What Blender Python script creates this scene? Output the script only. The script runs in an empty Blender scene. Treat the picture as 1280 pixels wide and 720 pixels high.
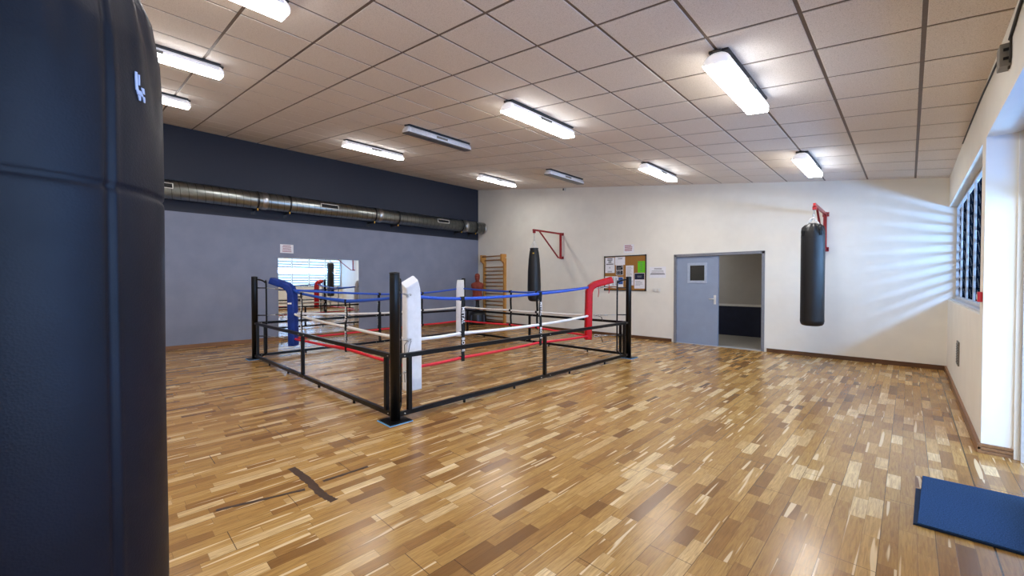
import bpy, bmesh, math, random
from mathutils import Vector, Matrix
random.seed(7)
C = bpy.context.scene.collection
PI = math.pi
XL, XR, YB, YF = -10.9, 0.44, 9.48, -1.33
XBAY, YP = 0.61, 5.13                 # outer wall of the door bay; face of the pillar between bay and window
ZC, SL = 3.1314, 0.1375
TS = math.tan(SL)
def zceil(x): return ZC - x*TS

def lin(c):
    c = c/255.0
    return c/12.92 if c <= 0.04045 else ((c+0.055)/1.055)**2.4
def rgb(r, g, b): return (lin(r), lin(g), lin(b), 1)

# ------------------------------------------------------------------ materials
class NT:
    def __init__(s, name):
        s.m = bpy.data.materials.new(name); s.m.use_nodes = True
        s.t = s.m.node_tree; s.n = s.t.nodes; s.b = s.n['Principled BSDF']; s.out = s.n['Material Output']
    def new(s, typ, **kw):
        n = s.n.new(typ)
        for k, v in kw.items(): setattr(n, k, v)
        return n
    def put(s, sock, v):
        if isinstance(v, bpy.types.NodeSocket): s.t.links.new(v, sock)
        else: sock.default_value = v
    def M(s, op, a, b=0.0, c=0.0):
        n = s.new('ShaderNodeMath', operation=op)
        s.put(n.inputs[0], a); s.put(n.inputs[1], b); s.put(n.inputs[2], c)
        return n.outputs[0]
    def mix(s, f, a, b, blend='MIX'):
        n = s.new('ShaderNodeMix', data_type='RGBA', blend_type=blend)
        s.put(n.inputs[0], f); s.put(n.inputs[6], a); s.put(n.inputs[7], b)
        return n.outputs[2]
    def coord(s): return s.new('ShaderNodeTexCoord').outputs['Object']
    def noise(s, scale, vec=None, detail=3, rough=.55, dist=0.0):
        n = s.new('ShaderNodeTexNoise')
        n.inputs['Scale'].default_value = scale; n.inputs['Detail'].default_value = detail
        n.inputs['Roughness'].default_value = rough; n.inputs['Distortion'].default_value = dist
        s.t.links.new(vec if vec is not None else s.coord(), n.inputs['Vector'])
        return n.outputs['Fac']
    def ramp(s, f, stops):
        n = s.new('ShaderNodeValToRGB'); cr = n.color_ramp
        while len(cr.elements) < len(stops): cr.elements.new(.5)
        for e, (p, c) in zip(cr.elements, stops): e.position = p; e.color = c
        s.put(n.inputs[0], f); return n.outputs[0]
    def bump(s, h, strength=.2, dist=.01):
        n = s.new('ShaderNodeBump'); n.inputs['Strength'].default_value = strength; n.inputs['Distance'].default_value = dist
        s.put(n.inputs['Height'], h); s.t.links.new(n.outputs[0], s.b.inputs['Normal'])
    def base(s, c): s.put(s.b.inputs['Base Color'], c)
    def set(s, rough=None, metal=None, spec=None, coat=None, coat_rough=None):
        for k, v in (('Roughness', rough), ('Metallic', metal), ('Specular IOR Level', spec), ('Coat Weight', coat), ('Coat Roughness', coat_rough)):
            if v is not None: s.put(s.b.inputs[k], v)

def plain(name, c, rough=.5, metal=0, spec=.5, var=.08, scale=30, bump=0, bscale=200, coat=0):
    t = NT(name); c = tuple(c)
    dark = tuple(x*(1-var) for x in c[:3])+(1,); lite = tuple(min(1, x*(1+var)) for x in c[:3])+(1,)
    t.base(t.ramp(t.noise(scale), [(.3, dark), (.7, lite)])); t.set(rough, metal, spec, coat, .15)
    if bump: t.bump(t.noise(bscale), bump, .004)
    return t.m

def emissive(name, c, strength):
    t = NT(name); t.base(c); t.put(t.b.inputs['Emission Color'], c); t.put(t.b.inputs['Emission Strength'], strength); t.set(.4)
    return t.m

def mat_floor():
    t = NT('oak_mosaic_parquet'); sep = t.new('ShaderNodeSeparateXYZ'); t.t.links.new(t.coord(), sep.inputs[0])
    x, y = sep.outputs[0], sep.outputs[1]
    u = t.M('DIVIDE', t.M('SUBTRACT', x, .34), .0735); c = t.M('FLOOR', u); fu = t.M('FRACT', u)
    w1 = t.new('ShaderNodeTexWhiteNoise', noise_dimensions='1D'); t.t.links.new(c, w1.inputs['W'])
    rc = w1.outputs['Value']
    ln = t.M('ADD', .27, t.M('MULTIPLY', rc, .17))
    # waver the row coordinate so strips in one row differ in length
    v0 = t.M('ADD', t.M('DIVIDE', y, ln), t.M('MULTIPLY', rc, 37.3))
    v = t.M('ADD', v0, t.M('MULTIPLY', t.M('SINE', t.M('MULTIPLY', v0, 2.1)), .28))
    r = t.M('FLOOR', v); fv = t.M('FRACT', v)
    cmb = t.new('ShaderNodeCombineXYZ'); t.t.links.new(c, cmb.inputs[0]); t.t.links.new(r, cmb.inputs[1])
    w2 = t.new('ShaderNodeTexWhiteNoise', noise_dimensions='3D'); t.t.links.new(cmb.outputs[0], w2.inputs['Vector'])
    rnd = w2.outputs['Value']
    col = t.ramp(rnd, [(0, rgb(118, 80, 40)), (.06, rgb(148, 106, 54)), (.28, rgb(170, 128, 68)), (.65, rgb(184, 142, 78)), (.87, rgb(199, 158, 94)), (.97, rgb(228, 196, 142))])
    # grain, different on every strip
    g = t.new('ShaderNodeCombineXYZ')
    t.put(g.inputs[0], t.M('ADD', t.M('MULTIPLY', x, 95), t.M('MULTIPLY', rnd, 91)))
    t.put(g.inputs[1], t.M('ADD', t.M('MULTIPLY', y, 6.5), t.M('MULTIPLY', rnd, 57)))
    grain = t.noise(1.0, g.outputs[0], 4, .62, .7)
    gm = t.new('ShaderNodeMapRange'); gm.inputs['From Min'].default_value = .30; gm.inputs['From Max'].default_value = .62; gm.inputs['To Min'].default_value = .55; gm.inputs['To Max'].default_value = 0
    t.t.links.new(grain, gm.inputs['Value'])
    col = t.mix(gm.outputs[0], col, rgb(104, 68, 34))
    # pale sapwood slivers along some strips
    g2 = t.new('ShaderNodeCombineXYZ')
    t.put(g2.inputs[0], t.M('ADD', t.M('MULTIPLY', x, 26), t.M('MULTIPLY', rnd, 171))); t.put(g2.inputs[1], t.M('ADD', t.M('MULTIPLY', y, 1.1), t.M('MULTIPLY', rnd, 33)))
    sap = t.new('ShaderNodeMapRange'); sap.inputs['From Min'].default_value = .665; sap.inputs['From Max'].default_value = .69; sap.inputs['To Max'].default_value = .75
    t.t.links.new(t.noise(1.0, g2.outputs[0], 1, .4), sap.inputs['Value'])
    col = t.mix(sap.outputs[0], col, rgb(238, 212, 168))
    # joints: strip edges, strip ends, board edges every third strip, board ends
    e1 = t.M('LESS_THAN', t.M('MINIMUM', fu, t.M('SUBTRACT', 1, fu)), .014)
    e2 = t.M('LESS_THAN', fv, .006)
    j = t.M('MULTIPLY', t.M('MAXIMUM', e1, e2), .45)
    pu = t.M('DIVIDE', u, 3); pc = t.M('FLOOR', pu); pf = t.M('FRACT', pu)
    w3 = t.new('ShaderNodeTexWhiteNoise', noise_dimensions='1D'); t.t.links.new(pc, w3.inputs['W'])
    bf = t.M('FRACT', t.M('ADD', t.M('DIVIDE', y, 1.55), t.M('MULTIPLY', w3.outputs['Value'], 9)))
    p1 = t.M('LESS_THAN', t.M('MINIMUM', pf, t.M('SUBTRACT', 1, pf)), .007)
    p2 = t.M('LESS_THAN', bf, .0028)
    pj = t.M('MULTIPLY', t.M('MAXIMUM', p1, p2), .8)
    edge = t.M('MULTIPLY', t.M('LESS_THAN', t.M('ABSOLUTE', t.M('SUBTRACT', x, .34)), .004), .9)
    jj = t.M('MAXIMUM', t.M('MAXIMUM', j, pj), edge)
    col = t.mix(jj, col, rgb(52, 32, 18))
    # traffic wear in large soft patches of varnish
    wear = t.noise(.55, None, 3)
    col = t.mix(t.M('MULTIPLY', wear, .16), col, rgb(120, 84, 46))
    t.base(col)
    t.set(t.M('ADD', .19, t.M('MULTIPLY', t.noise(1.2, None, 2), .12)), 0, .5)
    t.bump(t.M('SUBTRACT', t.M('MULTIPLY', grain, .25), jj), .25, .003)
    return t.m

def mat_ceiling():
    t = NT('mineral_fibre_tile'); f = t.noise(160, None, 2)
    t.base(t.ramp(f, [(.34, rgb(206, 197, 188)), (.5, rgb(229, 221, 213)), (.7, rgb(233, 225, 218))])); t.set(.9, 0, .2)
    t.bump(f, .25, .004); return t.m

def mat_wall_left():
    t = NT('two_tone_blue_grey_paint'); sep = t.new('ShaderNodeSeparateXYZ'); t.t.links.new(t.coord(), sep.inputs[0])
    up = t.M('GREATER_THAN', sep.outputs[2], 2.87)
    lo = t.ramp(t.noise(2.2, None, 5), [(.3, rgb(124, 130, 150)), (.7, rgb(134, 140, 160))])
    t.base(t.mix(up, lo, rgb(48, 52, 65))); t.set(.6, 0, .3); t.bump(t.noise(220), .15, .003); return t.m

def mat_duct():
    t = NT('spiral_galvanised_steel'); sep = t.new('ShaderNodeSeparateXYZ'); t.t.links.new(t.coord(), sep.inputs[0])
    x, y, z = sep.outputs
    ang = t.M('DIVIDE', t.M('ARCTAN2', z, x), 2*PI)
    s = t.M('FRACT', t.M('ADD', t.M('DIVIDE', y, .135), ang))
    seam = t.M('LESS_THAN', s, .07)
    t.base(t.mix(seam, t.ramp(t.noise(9, None, 4), [(.3, rgb(138, 143, 142)), (.7, rgb(158, 163, 161))]), rgb(92, 94, 92)))
    t.set(.30, 1.0); t.bump(t.M('MULTIPLY', seam, 1), .35, .004); return t.m

def mat_wood(name, c1, c2, axis=2, rough=.45):
    t = NT(name); mp = t.new('ShaderNodeMapping'); t.t.links.new(t.coord(), mp.inputs[0])
    sc = [30, 30, 30]; sc[axis] = 2.0; mp.inputs['Scale'].default_value = sc
    t.base(t.ramp(t.noise(1.0, mp.outputs[0], 4, .6, .8), [(.3, c1), (.7, c2)])); t.set(rough); return t.m

def mat_leather(name, c, rough=.42, var=.4, spec=.5, bmp=.22):
    t = NT(name); f = t.noise(5, None, 5)
    t.base(t.ramp(f, [(.3, tuple(x*(1-var) for x in c[:3])+(1,)), (.7, c)]))
    t.set(t.M('ADD', rough-.06, t.M('MULTIPLY', t.noise(18), .14)), 0, spec)
    v = t.new('ShaderNodeTexVoronoi'); v.inputs['Scale'].default_value = 260; t.t.links.new(t.coord(), v.inputs['Vector'])
    t.bump(t.M('ADD', t.M('MULTIPLY', v.outputs['Distance'], .4), t.M('MULTIPLY', t.noise(7, None, 3), 2.0)), bmp, .006); return t.m

def mat_blade(name='tinted_louvre_glass', k=1.0):
    # tinted glass louvre: clear face-on, deep blue along its length
    t = NT(name); lw = t.new('ShaderNodeLayerWeight'); lw.inputs['Blend'].default_value = .55
    tr = t.new('ShaderNodeBsdfTransparent'); gl = t.new('ShaderNodeBsdfGlossy'); gl.inputs['Roughness'].default_value = .08
    gl.inputs['Color'].default_value = (.06, .10, .18, 1)
    t.put(tr.inputs['Color'], t.ramp(lw.outputs['Facing'], [(0, (.66*k, .74*k, .82*k, 1)), (.5, (.55*k, .66*k, .78*k, 1)), (.8, (.16*k, .24*k, .38*k, 1)), (.95, (.004, .012, .035, 1))]))
    mx = t.new('ShaderNodeMixShader'); fr = t.new('ShaderNodeFresnel'); fr.inputs[0].default_value = 1.3
    t.t.links.new(t.M('MULTIPLY', fr.outputs[0], .25), mx.inputs[0]); t.t.links.new(tr.outputs[0], mx.inputs[1]); t.t.links.new(gl.outputs[0], mx.inputs[2])
    t.t.links.new(mx.outputs[0], t.out.inputs[0]); return t.m

def mat_pane(name='clear_pane_glass', c=(.9, .94, .95, 1)):
    t = NT(name); tr = t.new('ShaderNodeBsdfTransparent'); tr.inputs['Color'].default_value = c
    gl = t.new('ShaderNodeBsdfGlossy'); gl.inputs['Roughness'].default_value = .02
    mx = t.new('ShaderNodeMixShader'); fr = t.new('ShaderNodeFresnel'); fr.inputs[0].default_value = 1.45
    t.t.links.new(fr.outputs[0], mx.inputs[0]); t.t.links.new(tr.outputs[0], mx.inputs[1]); t.t.links.new(gl.outputs[0], mx.inputs[2])
    t.t.links.new(mx.outputs[0], t.out.inputs[0]); return t.m

M = dict(
    floor=mat_floor(), tile=mat_ceiling(), tee=plain('ceiling_tee_metal', rgb(118, 104, 92), .55, 0, .3),
    white=plain('cream_white_wall_paint', rgb(232, 229, 220), .75, 0, .25, .03, 3, .12, 180),
    leftwall=mat_wall_left(), duct=mat_duct(),
    base_dark=mat_wood('dark_baseboard_wood', rgb(74, 46, 26), rgb(104, 68, 40), 0), base_mid=mat_wood('brown_baseboard_wood', rgb(112, 76, 46), rgb(146, 104, 66), 1),
    black=plain('black_powder_coat', rgb(8, 7, 8), .32, 0, .28, .2), steel=plain('zinc_steel', rgb(190, 190, 190), .3, 1),
    dark_steel=plain('dark_steel', rgb(60, 60, 62), .4, .8), red_metal=plain('red_enamelled_steel', rgb(150, 18, 28), .35, 0, .5, .12),
    blue_rope=plain('blue_rope_cover', rgb(28, 82, 190), .45, 0, .5, .12, 60), white_rope=plain('white_rope_cover', rgb(235, 233, 230), .5, 0, .5, .05, 60),
    red_rope=plain('red_rope_cover', rgb(215, 28, 48), .45, 0, .5, .12, 60),
    blue_vinyl=plain('blue_vinyl', rgb(16, 50, 130), .38, 0, .3, .2, 12, .15, 40), red_vinyl=plain('red_vinyl', rgb(186, 6, 16), .38, 0, .25, .15, 12, .15, 40),
    white_vinyl=plain('white_vinyl', rgb(232, 232, 234), .45, 0, .4, .06, 10, .15, 30),
    strap=plain('black_webbing', rgb(18, 18, 18), .7, 0, .3, .2, 200), faded=plain('faded_white_print', rgb(170, 176, 200), .6), letter=plain('white_print', rgb(235, 235, 235), .6),
    bag_black=mat_leather('black_bag_leather', rgb(17, 17, 20)), bag_near=mat_leather('blue_black_bag_vinyl', rgb(15, 15, 26), .48, .4, .22, .09), seam=plain('seam_thread', rgb(10, 10, 12), .7),
    lamp_white=plain('white_lamp_housing', rgb(244, 244, 248), .4), lamp_cap=emissive('glowing_lamp_cap', (.94, .91, .93, 1), .4), lit=emissive('lit_prismatic_diffuser', (1, .965, .92, 1), 33), unlit=plain('unlit_prismatic_diffuser', rgb(88, 84, 80), .35, 0, .5, .2, 60),
    lamptop=emissive('faintly_lit_lamp_cover', (.95, .93, .98, 1), .22), lampside=emissive('softly_lit_lamp_side', (.90, .95, 1, 1), 11),
    door=plain('blue_grey_door_paint', rgb(142, 156, 180), .5, 0, .4, .04, 5), doorlight=plain('pale_blue_grey_paint', rgb(166, 178, 198), .5), doorframe=plain('grey_door_frame_paint', rgb(122, 124, 132), .5), pane=mat_pane(), smoked=mat_pane('smoked_door_glass', (.32, .33, .34, 1)), blade=mat_blade(), rail=mat_blade('dark_louvre_edge_glass', .36),
    clip=plain('black_louvre_clip', rgb(14, 16, 24), .5), alu=plain('pale_aluminium_frame', rgb(190, 192, 196), .4, .3),
    mirror=NT('silvered_mirror').m, mirror_edge=plain('mirror_edge_glass', rgb(150, 160, 160), .3),
    cork=plain('cork', rgb(158, 112, 58), .85, 0, .2, .25, 90, .3, 150), paper=plain('white_paper', rgb(232, 232, 238), .8, 0, .2, .03, 20), green_paper=plain('green_paper', rgb(104, 196, 40), .8, 0, .2, .05),
    ink=plain('grey_ink', rgb(90, 90, 104), .8), ink_black=plain('black_ink', rgb(22, 22, 28), .8), ink_red=plain('dark_red_ink', rgb(150, 60, 80), .8), ink_blue=plain('blue_ink', rgb(42, 82, 150), .8), ink_grey=plain('mid_grey_ink', rgb(140, 140, 146), .8),
    plastic=plain('white_plastic', rgb(218, 216, 210), .4, 0, .5, .03), grey_plastic=plain('grey_plastic', rgb(120, 116, 108), .5), slot=plain('black_slot', rgb(8, 8, 8), .7),
    ladder=mat_wood('golden_beech', rgb(176, 122, 56), rgb(204, 152, 80), 2), rung=mat_wood('brown_beech_rung', rgb(120, 84, 48), rgb(160, 116, 68), 0),
    skin_red=plain('terracotta_rubber', rgb(134, 58, 44), .6, 0, .4, .12, 14), base_black=plain('black_plastic_base', rgb(16, 17, 20), .4), base_grey=plain('slate_grey_stripe', rgb(74, 82, 100), .5),
    mat_blue=plain('blue_carpet_mat', rgb(44, 72, 112), .95, 0, .1, .55, 170, .8, 200), mat_dark=plain('dark_blue_rubber', rgb(30, 46, 72), .8, 0, .2, .2, 200),
    grey_wall=plain('corridor_grey_paint', rgb(176, 172, 166), .75, 0, .2, .03, 4), navy=plain('navy_wainscot_paint', rgb(22, 28, 52), .5, 0, .4, .15, 6), grey_floor=plain('grey_linoleum', rgb(150, 146, 138), .4, 0, .4, .08, 8),
    pad_blue=plain('light_blue_foam', rgb(110, 170, 215), .8), tape=plain('worn_brown_tape', rgb(66, 44, 28), .6, 0, .4, .25, 25), ground=plain('pale_concrete', rgb(200, 198, 190), .9, 0, .2, .1, 2), added_canopy=plain('white_render', rgb(225, 225, 222), .8),
    red_plastic=plain('red_plastic', rgb(190, 24, 34), .4), yellow=plain('yellow_print', rgb(230, 180, 60), .6), cable=plain('dark_cable', rgb(44, 38, 32), .6),
)
_t = M['mirror'].node_tree.nodes['Principled BSDF']; _t.inputs['Base Color'].default_value = (.9, .92, .92, 1); _t.inputs['Metallic'].default_value = 1; _t.inputs['Roughness'].default_value = .015

# ------------------------------------------------------------------ mesh helpers
class MB:
    def __init__(s): s.bm = bmesh.new(); s.mi = 0
    def _f(s, vs):
        try:
            f = s.bm.faces.new(vs); f.material_index = s.mi; f.smooth = s.smooth; return f
        except ValueError: return None
    smooth = False
    def box(s, x0, x1, y0, y1, z0, z1, bev=0, mat=None):
        cx, cy, cz = (x0+x1)/2, (y0+y1)/2, (z0+z1)/2
        m = Matrix.Translation((cx, cy, cz)) @ Matrix.Diagonal((abs(x1-x0), abs(y1-y0), abs(z1-z0), 1))
        if mat: m = mat @ m
        r = bmesh.ops.create_cube(s.bm, size=1, matrix=m)
        vs = r['verts']
        fs = {f for v in vs for f in v.link_faces}
        if bev:
            es = {e for v in vs for e in v.link_edges}
            rb = bmesh.ops.bevel(s.bm, geom=list(es), offset=bev, segments=2, affect='EDGES', profile=.6)
            fs = set(rb['faces']) | {f for f in fs if f.is_valid}
        for f in fs:
            if f.is_valid: f.material_index = s.mi
        return s
    def sweep(s, pts, sec, ref, closed=False, caps=True, smooth=True, scale=None):
        """sweep a closed 2-D section [(a,b)] along pts; a along ref-ish normal, b along binormal"""
        P = [Vector(p) for p in pts]; n = len(P); rings = []; N = None
        for i in range(n):
            if closed: t = (P[(i+1) % n]-P[i-1]).normalized()
            else:
                t = Vector((0, 0, 0))
                if i > 0: t += (P[i]-P[i-1]).normalized()
                if i < n-1: t += (P[i+1]-P[i]).normalized()
                t.normalize()
            if N is None:
                N = Vector(ref) - t*Vector(ref).dot(t)
                if N.length < 1e-4: N = t.orthogonal()
                N.normalize()
            else:
                N = N - t*N.dot(t); N.normalize()
            B = t.cross(N); k = 1.0
            if not closed and 0 < i < n-1:
                d = (P[i]-P[i-1]).normalized().dot((P[i+1]-P[i]).normalized()); k = 1/max(.5, math.sqrt((1+d)/2))
            sc = scale[i] if scale else 1
            rings.append([s.bm.verts.new(P[i]+N*a*sc+B*b*sc) for a, b in sec])
        m = len(sec); s.smooth = smooth
        for i in range(n if closed else n-1):
            A, Bq = rings[i], rings[(i+1) % n]
            for j in range(m): s._f([A[j], A[(j+1) % m], Bq[(j+1) % m], Bq[j]])
        s.smooth = False
        if caps and not closed: s._f(rings[0][::-1]); s._f(rings[-1])
        return s
    def tube(s, pts, r, seg=10, closed=False, scale=None, ref=(.3, .2, .9)):
        return s.sweep(pts, [(r*math.cos(2*PI*k/seg), r*math.sin(2*PI*k/seg)) for k in range(seg)], ref, closed, True, True, scale)
    def bar(s, a, b, w, h=None, ref=(0, 0, 1)):
        h = h or w
        return s.sweep([a, b], [(h/2, w/2), (-h/2, w/2), (-h/2, -w/2), (h/2, -w/2)], ref, smooth=False)
    def loft(s, rings, smooth=True, caps=True):
        vv = [[s.bm.verts.new(p) for p in r] for r in rings]; m = len(vv[0]); s.smooth = smooth
        for i in range(len(vv)-1):
            for j in range(m): s._f([vv[i][j], vv[i][(j+1) % m], vv[i+1][(j+1) % m], vv[i+1][j]])
        if caps: s._f(vv[0][::-1]); s._f(vv[-1])
        s.smooth = False; return s
    def lathe(s, c, prof, seg=32, axis=None):
        """prof [(r, h)] about the z axis at c, or about axis matrix"""
        m = axis or Matrix.Translation(Vector(c))
        return s.loft([[m @ Vector((r*math.cos(2*PI*k/seg), r*math.sin(2*PI*k/seg), h)) for k in range(seg)] for r, h in prof])
    def prism(s, poly, d0, d1, mp):
        """extrude a 2-D polygon; mp(u,v,d)->xyz"""
        A = [s.bm.verts.new(mp(u, v, d0)) for u, v in poly]; B = [s.bm.verts.new(mp(u, v, d1)) for u, v in poly]; m = len(poly)
        s._f(A[::-1]); s._f(B)
        for j in range(m): s._f([A[j], A[(j+1) % m], B[(j+1) % m], B[j]])
        return s
    def build(s, name, mats, parent=None, loc=None):
        if not isinstance(mats, (list, tuple)): mats = [mats]
        org = Vector((0, 0, 0))
        if parent is not None: org = Vector(parent.get('_org', (0, 0, 0)))
        elif loc is not None: org = Vector(loc)
        bmesh.ops.recalc_face_normals(s.bm, faces=s.bm.faces[:])
        if org.length: bmesh.ops.translate(s.bm, verts=s.bm.verts[:], vec=-org)
        me = bpy.data.meshes.new(name); s.bm.to_mesh(me); s.bm.free()
        for m in mats: me.materials.append(m)
        o = bpy.data.objects.new(name, me); C.objects.link(o)
        if parent is not None: o.parent = parent
        else: o.location = org
        o['_org'] = tuple(org); return o

def tag(o, label=None, cat=None, group=None, kind=None):
    for k, v in (('label', label), ('category', cat), ('group', group), ('kind', kind)):
        if v: o[k] = v
    return o
def thing(name, label, cat, loc, group=None):
    o = bpy.data.objects.new(name, None); C.objects.link(o); o.location = loc; o['_org'] = tuple(loc); o.empty_display_size = .1
    return tag(o, label, cat, group)
def struct(o, label=None): return tag(o, label, None, None, 'structure')
def copy_tree(o, parent=None):
    c = o.copy(); C.objects.link(c)
    if parent is not None: c.parent = parent
    for ch in list(o.children): copy_tree(ch, c)
    return c
def circle_sec(r, n=10): return [(r*math.cos(2*PI*k/n), r*math.sin(2*PI*k/n)) for k in range(n)]
def rrect(w, h, r, n=3):
    out = []
    for cx, cy, a0 in ((w/2-r, h/2-r, 0), (-w/2+r, h/2-r, PI/2), (-w/2+r, -h/2+r, PI), (w/2-r, -h/2+r, 1.5*PI)):
        for k in range(n+1): out.append((cx+r*math.cos(a0+k*PI/2/n), cy+r*math.sin(a0+k*PI/2/n)))
    return out
def bez(pts, n=8):
    """smooth polyline through control points (Catmull-Rom)"""
    P = [Vector(p) for p in pts]; out = []
    for i in range(len(P)-1):
        a = P[max(i-1, 0)]; b = P[i]; c = P[i+1]; d = P[min(i+2, len(P)-1)]
        for k in range(n):
            t = k/n
            out.append(.5*((2*b)+(c-a)*t+(2*a-5*b+4*c-d)*t*t+(3*b-a-3*c+d)*t**3))
    out.append(P[-1]); return out
def chain(mb, a, b, link=.05, w=.03, r=.0045):
    a, b = Vector(a), Vector(b); L = (b-a).length; n = max(2, round(L/(link*.78))); d = (b-a)/n; t = d.normalized()
    s1 = t.orthogonal().normalized(); s2 = t.cross(s1)
    for i in range(n):
        c = a+d*(i+.5); s = s1 if i % 2 else s2; pts = []
        for k in range(12):
            an = 2*PI*k/12; pts.append(c+t*math.cos(an)*link*.55+s*math.sin(an)*w/2)
        mb.tube(pts, r, 6, closed=True)
    return mb
def text_mesh(body, size, mat, name, parent, mtx, extrude=.001, spacing=1.0):
    cu = bpy.data.curves.new(name, 'FONT'); cu.body = body; cu.size = size; cu.extrude = extrude; cu.align_x = 'CENTER'; cu.align_y = 'CENTER'; cu.space_character = spacing; cu.offset = size*.02
    ob = bpy.data.objects.new(name, cu); C.objects.link(ob)
    dg = bpy.context.evaluated_depsgraph_get(); me = bpy.data.meshes.new_from_object(ob.evaluated_get(dg))
    C.objects.unlink(ob); bpy.data.objects.remove(ob); bpy.data.curves.remove(cu)
    org = Vector(parent.get('_org', (0, 0, 0))); me.transform(Matrix.Translation(-org) @ mtx)
    me.materials.clear(); me.materials.append(mat)
    o = bpy.data.objects.new(name, me); C.objects.link(o); o.parent = parent; o['_org'] = tuple(org); return o

# ------------------------------------------------------------------ the room
struct(MB().box(XL-.2, .78, YF-.2, YB, -.12, 0).build('floor', M['floor']), 'oak strip parquet floor, glossy and worn')

# suspended ceiling: one sloping plane of tees with the tiles dropped below it
mb = MB(); mb.mi = 0
def cz(x, d): return (x - d*math.sin(SL)*0, zceil(x)-d)
x0, x1 = XL-.15, .80
mb.prism([(x0, zceil(x0)), (x1, zceil(x1)), (x1, zceil(x1)+.1), (x0, zceil(x0)+.1)], YF-.15, YB+.15, lambda u, v, d: (u, d, v))
mb.mi = 1
TXX = .6*math.cos(SL); OX, OY, TY = -3.5128, 2.0946, .6026
for i in range(-14, 8):
    xa, xb = OX+i*TXX+.013, OX+(i+1)*TXX-.013
    xa, xb = max(xa, XL), min(xb, .60)
    if xb-xa < .05: continue
    for j in range(-7, 13):
        ya, yb = max(OY+j*TY+.013, YF), min(OY+(j+1)*TY-.013, YB)
        if yb-ya < .05: continue
        e = .004
        top = [(xa, ya), (xb, ya), (xb, yb), (xa, yb)]; bot = [(xa+e, ya+e), (xb-e, ya+e), (xb-e, yb-e), (xa+e, yb-e)]
        T = [mb.bm.verts.new((a, b, zceil(a)+.002)) for a, b in top]; K = [mb.bm.verts.new((a, b, zceil(a)-.004)) for a, b in top]; B = [mb.bm.verts.new((a, b, zceil(a)-.006)) for a, b in bot]
        for q in range(4):
            mb._f([T[q], T[(q+1) % 4], K[(q+1) % 4], K[q]]); mb._f([K[q], K[(q+1) % 4], B[(q+1) % 4], B[q]])
        mb._f(B)
struct(mb.build('ceiling', [M['tee'], M['tile']]), 'sloping suspended ceiling of square tiles')

# back wall with the double-door opening
DX0, DX1, DZ = -3.94, -2.10, 2.043
mb = MB(); yb = lambda u, v, d: (u, d, v); Wt = YB+.16
zt = lambda x: zceil(x)+.04
mb.prism([(XL-.2, -.05), (DX0, -.05), (DX0, zt(DX0)), (XL-.2, zt(XL-.2))], YB, Wt, yb)
mb.prism([(DX1, -.05), (.80, -.05), (.80, zt(.80)), (DX1, zt(DX1))], YB, Wt, yb)
mb.prism([(DX0, DZ), (DX1, DZ), (DX1, zt(DX1)), (DX0, zt(DX0))], YB, Wt, yb)
struct(mb.build('wall_back', M['white']), 'cream white wall at the far end')
struct(MB().box(XL-.2, XL, YF-.2, YB, -.05, zceil(XL)+.05).build('wall_left', M['leftwall']), 'blue grey wall, dark navy above the duct')
struct(MB().prism([(XL, -.05), (.78, -.05), (.78, zt(.78)), (XL, zt(XL))], YF-.16, YF, yb).build('wall_front', M['white']))
# right wall: window wall behind the pillar, then the deeper door bay
ZL, ZS = 2.60, 1.13
WY0, WY1 = 5.36, 9.46
mb = MB()
mb.box(XR, .78, YF-.1, YB, ZL, zceil(.78)+.06)                       # lintel along the whole side
mb.box(XR, .78, YP, WY0, -.05, ZL)                                   # pillar
mb.box(XR, .78, WY0, YB, -.05, ZS)                                   # wall under the window
mb.box(.55, .78, WY1, YB, ZS, ZL)
BW0, BW1, DY0, DY1 = -1.05, 2.85, 3.15, 5.10
mb.box(XBAY, .78, YF-.1, BW0, -.05, ZL); mb.box(XBAY, .78, BW1, DY0, -.05, ZL); mb.box(XBAY, .78, DY1, YP, -.05, ZL)
mb.box(XBAY, .78, BW0, BW1, -.05, 1.0)
struct(mb.build('wall_right', M['white']), 'cream white window wall with pillar')

# baseboards
struct(MB().box(XL, DX0-.05, YB-.014, YB, 0, .075, .003).build('baseboard_back', M['base_dark']))
struct(MB().box(DX1+.05, XR, YB-.014, YB, 0, .075, .003).build('baseboard_back.001', M['base_dark']))
struct(MB().box(XL, XL+.016, YF, YB-.015, 0, .085, .003).build('baseboard_left', M['base_mid']))
mb = MB(); mb.box(XR-.024, XR, YP-.026, YB-.015, 0, .075, .004); struct(mb.build('baseboard_right', M['base_mid']))
mb = MB()
for k in range(3): mb.box(XR-.022, XBAY, YP-.030+.004*k, YP, .027*k, .027*k+.024, .003)
struct(mb.build('baseboard_right.001', M['base_mid']))

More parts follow.
